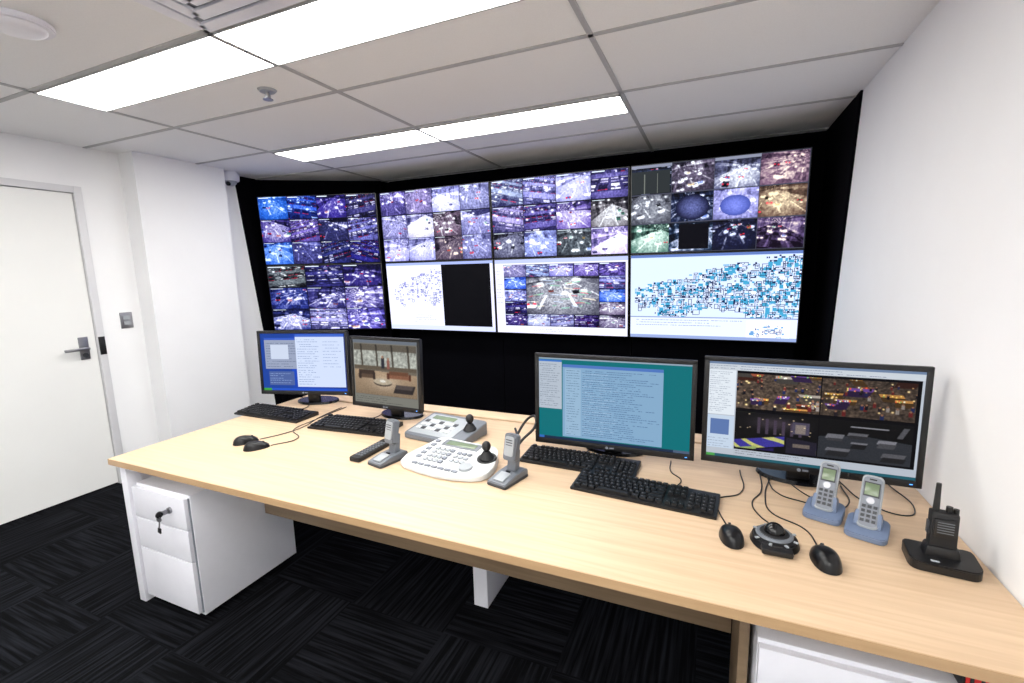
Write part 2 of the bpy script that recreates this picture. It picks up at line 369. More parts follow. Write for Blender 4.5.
# ------------------------------------------------------------------ video wall
PW,PH=1.12,.63
rng=np.random.default_rng(31)
def vw_canvas(c,r):
    W,H=280,160
    cv=Cv(W,H,(.04,.04,.08))
    if c==0 and r==0: grid(cv,rng,0,0,1,1,4,3,['park','park','street','blue','park','street'],styles=['lot','lot','street'])
    elif c==0: grid(cv,rng,0,0,1,1,3,3,['park','street','light','park','street','grey'],styles=['lot','street','shop'])
    elif c==1 and r==0: grid(cv,rng,0,0,1,1,4,3,['street','light','light','light','grey','light','warm'],styles=['street','street','hall'])
    elif c==2 and r==0: grid(cv,rng,0,0,1,1,4,3,['street','street','light','park','light','street','grey'],styles=['street','hall','lot'])
    elif c==3 and r==0:
        cv.a[:]=(.25,.26,.32); kinds=['dark','grey','grey','warm','grey','dark','light','brown','green','dark','dark','warm']
        for k in range(12):
            i,j=k%4,k//4; cv.paste(i/4+.003,j/3+.008,(i+1)/4-.003,(j+1)/3-.006,cam_img(rng,kinds[k]))
        cv.r(.0,.0,.25,.03,(.5,.52,.6)); cv.r(.5,.0,.75,.03,(.5,.52,.6)); cv.r(.0,.07,.24,.32,(.15,.17,.18)); cv.r(.08,.1,.085,.32,(.4,.42,.4)); cv.r(.16,.1,.165,.32,(.4,.42,.4))
        Y,X=np.mgrid[0:H,0:W]; X=X/W;Y=Y/H
        for cx,cy,rx,ry,c0,c1 in ((.62,.51,.085,.11,(.25,.30,.62),(.45,.5,.85)),(.375,.5,.10,.14,(.05,.06,.16),(.35,.38,.60))):
            q=((X-cx)/rx)**2+((Y-cy)/ry)**2; mk=q<1; f=np.clip(1-q,0,1)[...,None]*(.5+1.0*smooth(rng.random((H,W)),1)[...,None])
            cv.a[mk]=(np.array(c0)*(1-f)+np.array(c1)*f)[mk]
        cv.paste(.24,.67,.5,.99,cam_img(rng,'dark')); cv.r(.30,.69,.48,.97,(.02,.02,.05))
    elif c==1 and r==1:
        cv.a[:]=(.90,.91,1.0); cv.r(0,0,1,.035,(.62,.68,.9)); cv.r(0,.93,1,1,(.80,.83,.96))
        floorplan(cv,rng,.06,.10,.52,.68,(.35,.38,.6),(.55,.55,.8),380,.7)
        cv.text(.25,.76,.47,.9,4,(.3,.3,.6),rng)
        cv.r(.54,.04,.975,.93,(.02,.02,.03)); 
    elif c==2 and r==1:
        cv.a[:]=(.90,.90,.99); cv.r(0,0,1,.05,(.70,.74,.92)); cv.text(.01,.1,.06,.6,14,(.3,.35,.6),rng)
        cv.r(.07,.07,.985,.90,(.10,.10,.2))
        grid(cv,rng,.07,.07,.985,.90,5,5,['street','park','light','light','blue','grey'],gap=.005)
        big=cam_img(rng,'grey',200,130,'street',con=1.5); Y,X=np.mgrid[0:130,0:200]; X=X/200;Y=Y/130
        for _ in range(34):
            p=rng.uniform(.05,.9); q_=rng.uniform(-.35,.35); cc=np.array([(1,.95,.85),(.85,.35,.4),(.8,.88,1),(.5,.8,.65)][rng.integers(0,4)]); x0=rng.uniform(0,.8)
            mk=(np.abs(Y-p-q_*(X-.5)-.25*(X-.5)**2)<.012)&(X>x0)&(X<x0+rng.uniform(.03,.2)); big[mk]=big[mk]*.35+cc*.65
        cv.paste(.255,.24,.80,.735,big)
        cv.text(.3,.93,.7,.98,2,(.4,.45,.65),rng)
    else:
        cv.a[:]=(.80,.86,.98); cv.r(0,0,1,.03,(.35,.45,.7))
        floorplan(cv,rng,.03,.04,1.0,.86,(.10,.14,.30),(.25,.60,.76),2300)
        cv.r(.0,.74,1,.752,(.5,.56,.72)); cv.r(.0,.752,1,.86,(.84,.88,.98)); cv.text(.04,.76,.7,.86,3,(.2,.22,.4),rng)
        cv.r(.0,.86,1,1,(.84,.88,.97)); cv.r(.72,.77,.96,.97,(.93,.95,1)); floorplan(cv,rng,.74,.79,.92,.97,(.3,.3,.5),(.4,.6,.8),90,.6)
        cv.r(.0,.965,1,1,(.55,.62,.80))
    return cv
cols=[(-3.38,3.38,math.radians(20),3.4),(-2.265,3.59,0,2.7),(-1.14,3.59,0,2.7),(-.013,3.59,0,2.7)]
ZC=1.62
vparts=[]
for ci,(x,y,yaw,tl) in enumerate(cols):
    Mx=Matrix.Translation((x,y,ZC))@Matrix.Rotation(yaw,4,'Z')@Matrix.Rotation(math.radians(tl),4,'X')
    for r in (0,1):
        zc=PH/2 if r==0 else -PH/2
        fr=box('display_body_%d_%d'%(ci,r),(PW-.002,.09,PH-.002),(0,.046,zc),'bk',.002)
        im=screen('display_image_%d_%d'%(ci,r),PW-.016,PH-.016,vw_canvas(ci,r),-.0015,'scr_wall',zc)
        for o in (fr,im): o.data.transform(Mx); vparts.append(o)
    pst=box('mount_%d'%ci,(PW*1.0,.06,1.6),(0,.19,-.82),'black'); 
    pst.data.transform(Matrix.Translation((x,y,1.62))@Matrix.Rotation(yaw,4,'Z')); vparts.append(pst)
group('video_wall',vparts)

# ------------------------------------------------------------------ desk
DX0,DX1,DY_0,DY_1=-2.505,XR-.004,1.115,2.34
T=.028
dp=[bb('top',DX0,DX1,DY_0+.003,2.20,DZ-T,DZ,'wood',.002),
    bb('top_edge_band',DX0,DX1,DY_0,DY_0+.004,DZ-T,DZ-.001,'wood_edge'),
    bb('rear_strip',DX0,DX1,2.225,DY_1,DZ-T,DZ,'wood',.002),
    bb('cable_tray',DX0+.1,DX1-.05,2.14,2.30,DZ-.13,DZ-.10,'dgrey'),
    bb('modesty_panel',-2.02,.10,1.50,1.52,.35,DZ-T,'wood_shaded',.001),
    bb('end_panel_wood',.103,.128,1.25,1.52,.0,DZ-T,'wood_shaded',.001)]
for i,x in enumerate((DX0+.03,)):
    dp+=[bb('leg_front_%d'%i,x,x+.045,1.14,1.20,0,DZ-T,'white',.003),bb('leg_back_%d'%i,x,x+.045,2.26,2.32,0,DZ-T,'white',.003),
         bb('leg_rail_%d'%i,x,x+.045,1.20,2.26,DZ-T-.06,DZ-T,'white',.003),bb('leg_panel_%d'%i,x+.015,x+.03,1.20,2.26,.05,DZ-T-.06,'white')]
dp+=[bb('centre_leg',-.955,-.885,1.70,1.99,0,DZ-T,'white',.003),
     bb('leg_wall_side',XR-.07,XR-.02,2.2,2.30,0,DZ-T,'white',.003),bb('leg_wall_front',XR-.06,XR-.015,1.14,1.20,0,DZ-T,'white',.003)]
group('office_desk',dp)

def pedestal(x0,x1,y0,y1,keys):
    H=.60
    g=[bb('carcass',x0,x1,y0+.02,y1,.03,H,'white',.003)]
    zs=[(.045,.29),(.294,.44),(.444,H-.012)]
    for i,(a,b) in enumerate(zs): g.append(bb('drawer_%d'%i,x0+.003,x1-.012,y0,y0+.02,a,b,'white',.002))
    g.append(bb('reveal',x1-.011,x1-.004,y0+.016,y0+.0205,.045,H-.012,'grey'))
    for i,(sx,sy) in enumerate(((x0+.05,y0+.07),(x1-.05,y0+.07),(x0+.05,y1-.07),(x1-.05,y1-.07))):
        g.append(cyl('castor_%d'%i,.02,.02,.03,(sx,sy,.02),'bk2',rot=(0,math.pi/2,0)))
    lx=(x0+x1)/2+.08; 
    g.append(cyl('lock',.014,.014,.01,(lx,y0-.004,H-.075),'silver',rot=(math.pi/2,0,0)))
    if keys:
        g+= [box('key',(.006,.035,.02),(lx,y0-.025,H-.075),'silver',.001),
             cyl('key_head',.014,.014,.006,(lx,y0-.045,H-.075),'bk',rot=(0,math.pi/2,0)),
             cyl('key_ring',.012,.012,.002,(lx,y0-.048,H-.095),'silver',rot=(math.pi/2,0,0.3)),
             box('key_spare_blade',(.007,.003,.04),(lx-.004,y0-.048,H-.122),'silver',.001,rot=(0,.25,0)),
             box('key_spare_head',(.020,.005,.024),(lx-.008,y0-.048,H-.148),'bk',.002,rot=(0,.25,0))]
    return group('drawer_pedestal',g)
pedestal(-2.415,-2.03,1.145,1.665,True)
pedestal(.14,.60,1.175,1.70,False)
group('equipment_box',[bb('case',.535,.62,1.20,1.36,.601,.655,'bk',.003),bb('label',.543,.612,1.197,1.2005,.610,.648,'red')]+[bb('letter_%d'%i,.550+i*.018,.556+i*.018,1.195,1.1975,.615,.643,'bk') for i in range(4)])

# ------------------------------------------------------------------ monitors
def monitor(w,h,loc,zb,yaw,tilt,cv,bez=.018,base='oval',bot=None):
    bot=bot or bez*1.35; zc=zb+h/2
    g=[]
    P=[]
    P.append(box('shell',(w-.006,.022,h-.006),(0,.016,0),'bk2',.006))
    P.append(box('rear_housing',(w*.62,.03,h*.6),(0,.038,-.01),'bk2',.012,taper=.9))
    P.append(box('bezel_top',(w,.018,bez),(0,.004,h/2-bez/2),'bk',.003))
    P.append(box('bezel_bottom',(w,.018,bot),(0,.004,-h/2+bot/2),'bk',.003))
    P.append(box('bezel_left',(bez,.018,h-.002),(-w/2+bez/2,.004,0),'bk',.003))
    P.append(box('bezel_right',(bez,.018,h-.002),(w/2-bez/2,.004,0),'bk',.003))
    P.append(screen('screen_image',w-2*bez+.004,h-bez-bot+.004,cv,.0005,'scr',(bot-bez)/2))
    P.append(cyl('logo',.006,.006,.002,(-.012,-.0055,-h/2+bot*.5),'grey',rot=(math.pi/2,0,0)))
    P.append(box('logo_text',(.018,.002,.006),(.008,-.0055,-h/2+bot*.5),'grey'))
    P.append(box('power_led',(.008,.002,.002),(w/2-.03,-.0055,-h/2+bot*.5),'led'))
    Mx=Matrix.Translation((0,0,zc))@Matrix.Rotation(tilt,4,'X')
    for p in P: p.data.transform(Mx)
    g+=P
    g.append(box('stand_neck',(.075,.03,zb+h*.45),(0,.085,(zb+h*.45)/2+.008),'bk',.008))
    g.append(box('stand_arm',(.06,.06,.07),(0,.062,zb+h*.42),'bk2',.006))
    g.append(cyl('stand_base',.125,.12,.014,(0,.125,.007),'gloss',sx=1.1,sy=.70,seg=40,bev=.003))
    return group('computer_monitor',g,loc=(loc[0],loc[1],DZ),rz=yaw)
r2=np.random.default_rng(5)
c1=Cv(170,112,(.10,.24,.62))
Y,X=np.mgrid[0:112,0:170]; c1.a*= (1+.35*np.cos((X/170-.5)*3)*np.cos((Y/112-.5)*2)-.15)[...,None]
c1.r(0,0,.36,1,(.12,.26,.60)); c1.r(.05,.08,.5,.62,(.58,.62,.72)); c1.r(.05,.08,.5,.12,(.2,.35,.75)); c1.text(.07,.15,.48,.6,10,(.25,.3,.4),r2)
c1.r(.12,.20,.33,.45,(.78,.82,.90)); c1.r(.42,.02,.98,.93,(.80,.85,.95)); c1.r(.42,.02,.98,.06,(.25,.40,.78)); c1.text(.44,.09,.70,.9,20,(.35,.45,.65),r2)
c1.text(.74,.12,.96,.6,9,(.4,.5,.7),r2); c1.r(0,.955,1,1,(.15,.32,.75)); c1.r(0,.955,.1,1,(.25,.6,.25))
c1.r(.08,.66,.38,.9,(.30,.38,.60)); c1.text(.09,.68,.37,.88,5,(.7,.8,.95),r2)
monitor(.59,.395,(-2.275,2.05),.080,math.radians(15),math.radians(-2),c1)
# m2 : lobby camera view
c2=Cv(170,134,(.44,.44,.42))
h2,w2_=134,180
Y,X=np.mgrid[0:h2,0:w2_]; X=X/w2_;Y=Y/h2
im=np.ones((h2,w2_,3))*np.array((.46,.43,.38))
im*=(1.05-.3*Y)[...,None]
wn=(Y>.12)&(Y<.42); im[wn]=(.62,.63,.60)
g_=smooth(r2.random((h2,w2_)),8); g_=(g_-g_.mean())/g_.std(); im[wn]=(im*(1+.10*g_[...,None]))[wn]
for x in (.13,.38,.63,.88): im[(np.abs(X-x-(Y-.3)*.04)<.014)&(Y<.50)]=(.27,.25,.22)
im[(Y>.42)&(Y<.50)]=(.36,.32,.27); im[Y<.12]*=.75
fl=Y>.50+.05*X; f=(1.15-.55*(Y-.5)); im[fl]=(np.array((.56,.48,.39))*f[...,None])[fl]
sp=(np.exp(-((X-.5)**2/.05+(Y-.75)**2/.02))*.16)[...,None]; im=im+sp*fl[...,None]
def shp(cx,cy,a,b,c,sk=0):
    mk=(np.abs(X-cx-sk*(Y-cy))<a/2)&(np.abs(Y-cy)<b/2); im[mk]=c
shp(.20,.56,.26,.10,(.24,.19,.16)); shp(.20,.63,.28,.07,(.34,.27,.22)); shp(.09,.62,.04,.14,(.20,.16,.14)); shp(.32,.62,.04,.14,(.20,.16,.14))
shp(.72,.54,.30,.08,(.40,.27,.20)); shp(.72,.61,.32,.07,(.50,.34,.26)); shp(.55,.60,.035,.12,(.33,.20,.15)); shp(.89,.60,.035,.12,(.33,.20,.15))
q=((X-.46)/.15)**2+((Y-.74)/.07)**2; im[q<1]=(.22,.19,.17); im[((X-.46)/.15)**2+((Y-.72)/.065)**2<1]=(.68,.63,.55)
q=((X-.46)/.05)**2+((Y-.71)/.025)**2; im[q<1]=(.85,.84,.80)
shp(.80,.84,.30,.16,(.18,.16,.16),-.3); shp(.80,.80,.26,.08,(.30,.27,.26),-.3)
shp(.47,.36,.05,.20,(.16,.16,.19)); im[((X-.47)/.018)**2+((Y-.24)/.03)**2<1]=(.60,.45,.36); shp(.56,.38,.045,.17,(.52,.34,.30)); im[((X-.56)/.016)**2+((Y-.27)/.027)**2<1]=(.58,.44,.36)
im=np.stack([smooth(im[...,i],2) for i in range(3)],-1)*(.88+.24*r2.random((h2,w2_,1)))
c2.paste(.02,.07,.98,.86,np.clip(im,0,1)); c2.r(0,0,1,.05,(.40,.43,.47)); c2.r(0,.87,1,1,(.46,.46,.43)); c2.text(.03,.88,.8,.98,3,(.2,.2,.2),r2)
monitor(.475,.395,(-1.612,1.985),.072,math.radians(-2),math.radians(-2),c2)
# m3
c3=Cv(300,172,(.05,.42,.45))
c3.r(0,0,1,.022,(.55,.62,.68)); c3.r(0,.03,.165,.62,(.68,.72,.77)); c3.r(0,.03,.165,.055,(.25,.45,.75)); c3.text(.01,.07,.155,.60,20,(.25,.3,.4),r2)
c3.r(.175,.075,.83,.955,(.50,.64,.76)); c3.r(.175,.075,.83,.11,(.30,.45,.72)); c3.r(.19,.13,.30,.93,(.57,.69,.79))
c3.text(.20,.13,.29,.93,26,(.25,.35,.5),r2,.8); c3.text(.31,.13,.81,.93,32,(.15,.28,.48),r2,.8); c3.text(.31,.16,.55,.9,20,(.85,.9,.95),r2,.4)
c3.r(0,.968,1,1,(.12,.18,.28)); c3.r(.0,.968,.04,1,(.2,.4,.7)); c3.r(.9,.968,1,1,(.3,.36,.45))
monitor(.665,.405,(-.372,1.885),.042,math.radians(1),math.radians(-1),c3)
# m4 : CCTV client
c4=Cv(360,204,(.70,.73,.77))
c4.r(0,0,1,.03,(.42,.50,.62)); c4.r(0,.03,1,.085,(.76,.79,.82)); c4.text(.01,.035,.9,.08,2,(.3,.35,.5),r2,.8)
c4.r(0,.09,.145,.55,(.85,.88,.91)); c4.text(.01,.10,.13,.53,20,(.35,.4,.5),r2); c4.r(0,.56,.145,.9,(.74,.80,.87)); c4.r(.02,.60,.12,.76,(.35,.45,.65)); c4.text(.01,.79,.13,.9,4,(.35,.4,.5),r2)
c4.r(.15,.09,.985,.895,(.03,.03,.04))
def shop_img(seed,dark=1.0,w=240,h=132):
    rr_=np.random.default_rng(seed)
    Y,X=np.mgrid[0:h,0:w]; X=X/w;Y=Y/h
    t=smooth(rr_.random((h,w)),12); t=(t-t.mean())/t.std(); L=.22+.04*t
    u=(X-.5)/(Y+.35); v=1/(Y+.35); L+= .05*((np.floor(u*7)+np.floor(v*8))%2)
    c=np.stack([L*1.0,L*.84,L*.72],-1)
    for _ in range(12):
        cx,cy=rr_.random(),rr_.random(); a=rr_.uniform(.06,.15); b=rr_.uniform(.05,.12); sk=rr_.uniform(-.9,.9)
        mk=(np.abs(X-cx+sk*(Y-cy)*.5)<a)&(np.abs(Y-cy)<b); mt=mk&(Y<cy-b*.3)
        base=np.array([(.30,.16,.12),(.42,.30,.16),(.14,.13,.15),(.24,.16,.34),(.34,.32,.30)][rr_.integers(0,5)])
        c[mk]=base*.6; c[mt]=base*1.6
        for k in range(6):
            px,py=cx+rr_.uniform(-a,a)*.9,cy-b*.6+rr_.uniform(-.3,.3)*b
            m2=(np.abs(X-px)<.008)&(np.abs(Y-py)<.018); c[m2]=[(.95,.8,.4),(.9,.35,.2),(.9,.9,.8),(.4,.6,.35)][rr_.integers(0,4)]
    for _ in range(30):
        cx,cy=rr_.random(),rr_.uniform(.1,.95); s_=.010+.012*cy
        m2=(np.abs(X-cx)<s_)&(np.abs(Y-cy)<s_*3.2); c[m2]=[(.06,.06,.09),(.12,.10,.12),(.5,.47,.45),(.35,.12,.12),(.10,.14,.28)][rr_.integers(0,5)]
        m3=((X-cx)**2+((Y-cy+s_*3.6)*.55)**2)<(s_*.75)**2; c[m3]=(.50,.36,.28)
    for _ in range(14):
        x,y=rr_.random(),rr_.random()*.9; q=rr_.uniform(.004,.012); c+= (np.exp(-((X-x)**2+((Y-y)*.6)**2)/(2*q*q))[...,None])*np.array((1,.85,.55))*.9
    return np.clip(c*dark*(.85+.3*rr_.random((h,w,1))),0,1)
c4.paste(.152,.115,.56,.47,shop_img(3,1.2)); c4.paste(.565,.115,.97,.47,shop_img(8,1.0))
def dim_img(which,w=240,h=132):
    Y,X=np.mgrid[0:h,0:w]; X=X/w;Y=Y/h
    c=np.ones((h,w,3))*.055
    if which==0:
        c+= (.18*np.exp(-((X-.5)**2/.08+(Y-.25)**2/.03)))[...,None]*np.array((.9,.75,.9))
        a=.35*X+Y; mk=(a>.78)&(a<1.05)&(X<.62); s_=np.sin((X*9-Y*10)*1.9+1.5*np.sin(X*7)); c[mk]=np.where((s_[mk]>.55)[:,None],np.array((.72,.72,.42)),np.array((.22,.20,.55)))
        mk=(a>1.0)&(X<.28); c[mk]=(.55,.62,.38); mk=(a>1.08)&(X<.5); c[mk]=(.14,.10,.30)
        for k in range(6):
            mk=(np.abs(X-.30-.1*k)<.018)&(Y>.12+.02*k)&(Y<.55); c[mk]=(.26,.22,.28)
        mk=(np.abs(X-.80)<.10)&(np.abs(Y-.32)<.16); c[mk]=(.28,.26,.33); mk=(np.abs(X-.80)<.06)&(np.abs(Y-.34)<.12); c[mk]=(.48,.44,.42)
        mk=(X>.64)&(Y>.58+.2*(X-.64)); c[mk]=(.13,.12,.17); mk=(np.abs(X-.82)<.1)&(np.abs(Y-.78)<.05); c[mk]=(.40,.36,.34)
        for k in range(14):
            mk=((X-r2.random())**2+(Y-r2.random()*.6)**2)<.00012; c[mk]=(.9,.8,.65)
    else:
        mk=(Y>.35+.2*np.abs(X-.5)); c[mk]=(.17,.18,.20)
        for (cx,cy,a,b,v) in ((.18,.42,.16,.10,.40),(.18,.50,.14,.06,.22),(.43,.33,.18,.07,.34),(.43,.40,.16,.07,.16),(.45,.62,.13,.12,.10),(.45,.55,.15,.04,.42),(.74,.46,.16,.08,.46),(.74,.55,.15,.10,.26),(.82,.78,.20,.10,.32),(.82,.88,.2,.1,.12),(.22,.76,.22,.07,.38),(.22,.86,.2,.12,.14),(.55,.14,.34,.03,.52),(.9,.2,.05,.22,.3)):
            mk=(np.abs(X-cx+.25*(Y-cy))<a/2*1.2)&(np.abs(Y-cy)<b/2*1.2); c[mk]=np.array((v,v,v*1.06))
    c=np.stack([smooth(c[...,i],1) for i in range(3)],-1)
    return np.clip(c*(.82+.36*r2.random((h,w,1))),0,1)
c4.paste(.152,.50,.56,.88,dim_img(0)); c4.paste(.565,.50,.97,.88,dim_img(1))
c4.r(.15,.895,1,.96,(.68,.71,.75)); c4.text(.16,.90,.6,.95,2,(.3,.3,.35),r2,.8); c4.r(0,.966,1,1,(.15,.35,.40)); c4.r(0,.966,.05,1,(.3,.6,.3))
monitor(.672,.407,(.322,1.845),.068,math.radians(-.5),math.radians(-1),c4)

# ------------------------------------------------------------------ keyboards & mice
def keyboard(x,y,yaw,W=.49,Dp=.165):
    prof=[(-Dp/2,.0),(-Dp/2,.010),(Dp/2-.01,.024),(Dp/2,.020),(Dp/2,.0)]
    g=[prism('case',prof,-W/2,W/2,'bk',bev=.002,axis='x')]
    u=(W-.02)/22.6; ks=[]
    rows=[(0,[1]*14+[1]),(1,[1]*13+[2]),(2,[1.5]+[1]*12+[1.5]),(3,[1.75]+[1]*11+[2.25]),(4,[2.25]+[1]*10+[2.75]),(5,[1.25,1.25,1.25,6.25,1.25,1.25,1.25,1.25])]
    rh=(Dp-.022)/6.3
    def z(yy): return .010+(yy+Dp/2)*.014/Dp+.005
    x0=-W/2+.01
    for r,lst in rows:
        yy=Dp/2-.012-rh*(r+.5+(0.25 if r>0 else 0)); xx=x0
        for i,k in enumerate(lst):
            if not(r==0 and i in(1,)): ks.append((xx+k*u/2,yy,z(yy),k*u-.0022,rh-.0022,.009))
            xx+=k*u
        nx=x0+15.3*u
        nav={0:3,1:3,2:3,3:0,4:-1,5:3}[r]
        for i in range(3):
            if nav==3 or (nav==-1 and i==1): ks.append((nx+(i+.5)*u,yy,z(yy),u-.0022,rh-.0022,.009))
        px=x0+18.6*u
        if r>0:
            for i in range(4):
                if r==5 and i==1: continue
                ks.append((px+(i+.5)*u,yy,z(yy),u-.0022,rh-.0022,.009))
    g.append(multi('keycaps',ks,'key'))
    lb=[(k[0]-k[3]*.15,k[1]+.002,k[2]+.0047,min(.004,k[3]*.3),.002,.0004) for k in ks if k[3]<.05]
    g.append(multi('key_legends',lb,'amber'))
    return group('keyboard',g,loc=(x,y,DZ),rz=yaw)
keyboard(-2.325,1.865,0,.50,.165); keyboard(-1.72,1.85,math.radians(4),.475,.185)
keyboard(-.485,1.80,math.radians(-2),.485,.155); keyboard(-.20,1.62,math.radians(-5),.50,.155)
def mouse(x,y,yaw,s=1.0):
    L,Wd=.060*s,.034*s
    bm=bmesh.new(); n=28; rings=14
    vs=[]
    for j in range(rings+1):
        t=j/rings; row=[]
        for i in range(n):
            a=2*math.pi*i/n; ca,sa=math.cos(a),math.sin(a)
            px=math.copysign(abs(ca)**.85,ca)*Wd*t; py=math.copysign(abs(sa)**.9,sa)*L*t
            px*=1-.12*max(0,sa)*t
            hh=.036*s*(max(0,1-t**3.2))**.6*(1-.30*(py/L)-.15*(py/L)**2)
            row.append(bm.verts.new((px,py,.002+hh)))
        vs.append(row)
    for j in range(rings):
        for i in range(n):
            k=(i+1)%n
            try: bm.faces.new((vs[j][i],vs[j][k],vs[j+1][k],vs[j+1][i]))
            except Exception: pass
    low=[bm.verts.new((v.co.x*.96,v.co.y*.96,0)) for v in vs[-1]]
    for i in range(n):
        k=(i+1)%n; bm.faces.new((vs[-1][i],vs[-1][k],low[k],low[i]))
    bm.faces.new(low)
    bmesh.ops.remove_doubles(bm,verts=bm.verts,dist=1e-5)
    body=fin('body',bm,'mouse',True)
    for p in body.data.polygons: p.use_smooth=True
    g=[body,cyl('wheel',.008*s,.008*s,.006,(0,.030*s,.026*s),'dgrey',rot=(0,math.pi/2,0)),
       box('button_split',(.001,.022*s,.002),(0,.046*s,.0215*s),'dgrey',rot=(-.6,0,0))]
    return group('computer_mouse',g,loc=(x,y,DZ),rz=yaw)
mouse(-2.075,1.48,math.radians(-30),.95); mouse(-1.955,1.445,math.radians(-38),.95)
mouse(.082,1.430,math.radians(8),1.0); mouse(.314,1.40,math.radians(4),1.05)
cz=DZ+.003
def cable(pts,r=.0022,name='cable'): return tube(name,[(p[0],p[1],(p[2] if len(p)>2 else cz)) for p in pts],r,'bk')
group('mouse_cables',[cable([(-2.045,1.535),(-2.0,1.63),(-1.985,1.75),(-2.03,1.9),(-2.05,2.1)]),
 cable([(-1.918,1.492),(-1.87,1.60),(-2.0,1.70),(-2.02,1.85),(-2.03,2.12)]),
 cable([(.074,1.49),(.05,1.58),(.04,1.66),(.12,1.74),(.13,1.95)]),
 cable([(.310,1.465),(.29,1.56),(.21,1.63),(.2,1.74),(.24,1.95)]),
 cable([(.215,1.53),(.17,1.60),(.155,1.68),(.19,1.78),(.2,1.97)]),
 cable([(-.10,1.70),(-.08,1.78),(-.12,1.84),(-.13,1.95)]),
 cable([(-2.3,1.955),(-2.26,2.0),(-2.3,2.1)]),cable([(-1.75,1.955),(-1.72,2.02),(-1.74,2.12)]),
 cable([(-.5,1.88),(-.48,1.95),(-.5,2.05)]),cable([(.28,1.93),(.34,1.80),(.41,1.74),(.45,1.78),(.46,1.93)]),
 cable([(.22,1.93),(.25,1.78),(.33,1.74),(.345,1.725)]),cable([(.46,1.98),(.52,1.80),(.60,1.76),(.64,1.82),(.62,2.0)])])

# trackball
g=[cyl('base_disc',.066,.058,.022,(0,0,.012),'bk',sx=1,sy=1.12,bev=.004,seg=40),
   cyl('silver_ring',.050,.046,.006,(0,.008,.026),'mgrey',seg=40,bev=.001),
   cyl('dish',.042,.036,.006,(0,.008,.029),'bk2',seg=40),
   sph('ball',.028,(0,.008,.030),'gloss'),
   box('palm_rest',(.08,.05,.018),(0,-.055,.012),'bk',.008)]
for i in range(8):
    a=math.radians(-150+i*43); g.append(box('button_%d'%i,(.012,.008,.004),(math.cos(a)*.055,.0+math.sin(a)*.058,.024),'lgrey',.0015,rot=(0,0,a)))
group('trackball',g,loc=(.197,1.450,DZ),rz=0)

# ------------------------------------------------------------------ CCTV controller keyboards
def controller(pts,z0,z1,y0,y1,body):
    zf=lambda x,y: z0+(z1-z0)*(y-y0)/(y1-y0)
    g=[prism('body',pts,.002,0,body,bev=.003,zf=zf)]
    al=math.atan2(z1-z0,y1-y0)
    def on(nm,x,y,sx,sy,sz,m,bev=.001): return box(nm,(sx,sy,sz),(x,y,zf(x,y)+sz/2-.001),m,bev,rot=(al,0,0))
    return g,zf,on
pts=[(-.205,-.10),(-.17,-.122),(-.08,-.137),(.0,-.140),(.08,-.132),(.15,-.112),(.19,-.085),(.205,-.05),(.20,.0),(.18,.06),(.155,.11),(.13,.13),(-.14,.135),(-.165,.12),(-.185,.05),(-.215,-.05)]
g,zf,on=controller(pts,.016,.056,-.14,.135,'cream')
g.append(on('display_surround',-.02,.092,.19,.05,.004,'mgrey')); g.append(on('display_lcd',-.02,.092,.15,.032,.006,'lcd'))
for i in range(5): g.append(on('side_key_%d'%i,-.148,.09-.034*i,.022,.018,.006,'grey'))
for r in range(4):
    for c in range(4): g.append(on('num_key_%d_%d'%(r,c),-.105+c*.026,.035-r*.030,.018,.018,.007,'grey' if c==3 else 'lgrey'))
for r in range(3):
    for c in range(3): g.append(on('fn_key_%d_%d'%(r,c),.012+c*.026,.030-r*.030,.018,.016,.007,'grey' if r==0 else 'lgrey'))
for c in range(7): g.append(on('low_key_%d'%c,-.13+c*.034,-.095,.026,.012,.006,'grey'))
jx,jy=.145,.035; jz=zf(jx,jy)
g+=[cyl('joystick_plate',.042,.040,.006,(jx,jy,jz+.002),'bk2',rot=(.16,0,0)),cyl('joystick_boot',.032,.014,.028,(jx,jy,jz+.018),'bk2'),
    cyl('joystick_stem',.009,.010,.035,(jx,jy,jz+.035),'bk'),sph('joystick_knob',.019,(jx,jy,jz+.054),'bk',s=(1,1,1.15)),
    cyl('jog_dial',.03,.028,.012,(.10,-.055,zf(.10,-.055)+.003),'lgrey',rot=(.16,0,0))]
group('cctv_controller',g,loc=(-.975,1.605,DZ),rz=math.radians(-6))
pts=rrect(-.175,.175,-.12,.12,.02)
g,zf,on=controller(pts,.025,.065,-.12,.12,'mgrey')
g.append(on('panel',-.03,.0,.26,.20,.003,'lgrey')); g.append(on('display_lcd',-.06,.07,.14,.035,.005,'lcd'))
for r in range(3):
    for c in range(7): g.append(on('key_%d_%d'%(r,c),-.135+c*.03,.025-r*.035,.022,.022,.006,'dgrey' if (c+r)%3==0 else 'cream'))
jx,jy=.135,.02; jz=zf(jx,jy)
g+=[cyl('joystick_boot',.034,.016,.03,(jx,jy,jz+.014),'bk2'),cyl('joystick_stem',.009,.009,.035,(jx,jy,jz+.035),'bk'),sph('joystick_knob',.020,(jx,jy,jz+.054),'bk',s=(1,1,1.15))]
group('cctv_controller',g,loc=(-1.19,1.90,DZ),rz=math.radians(-8))

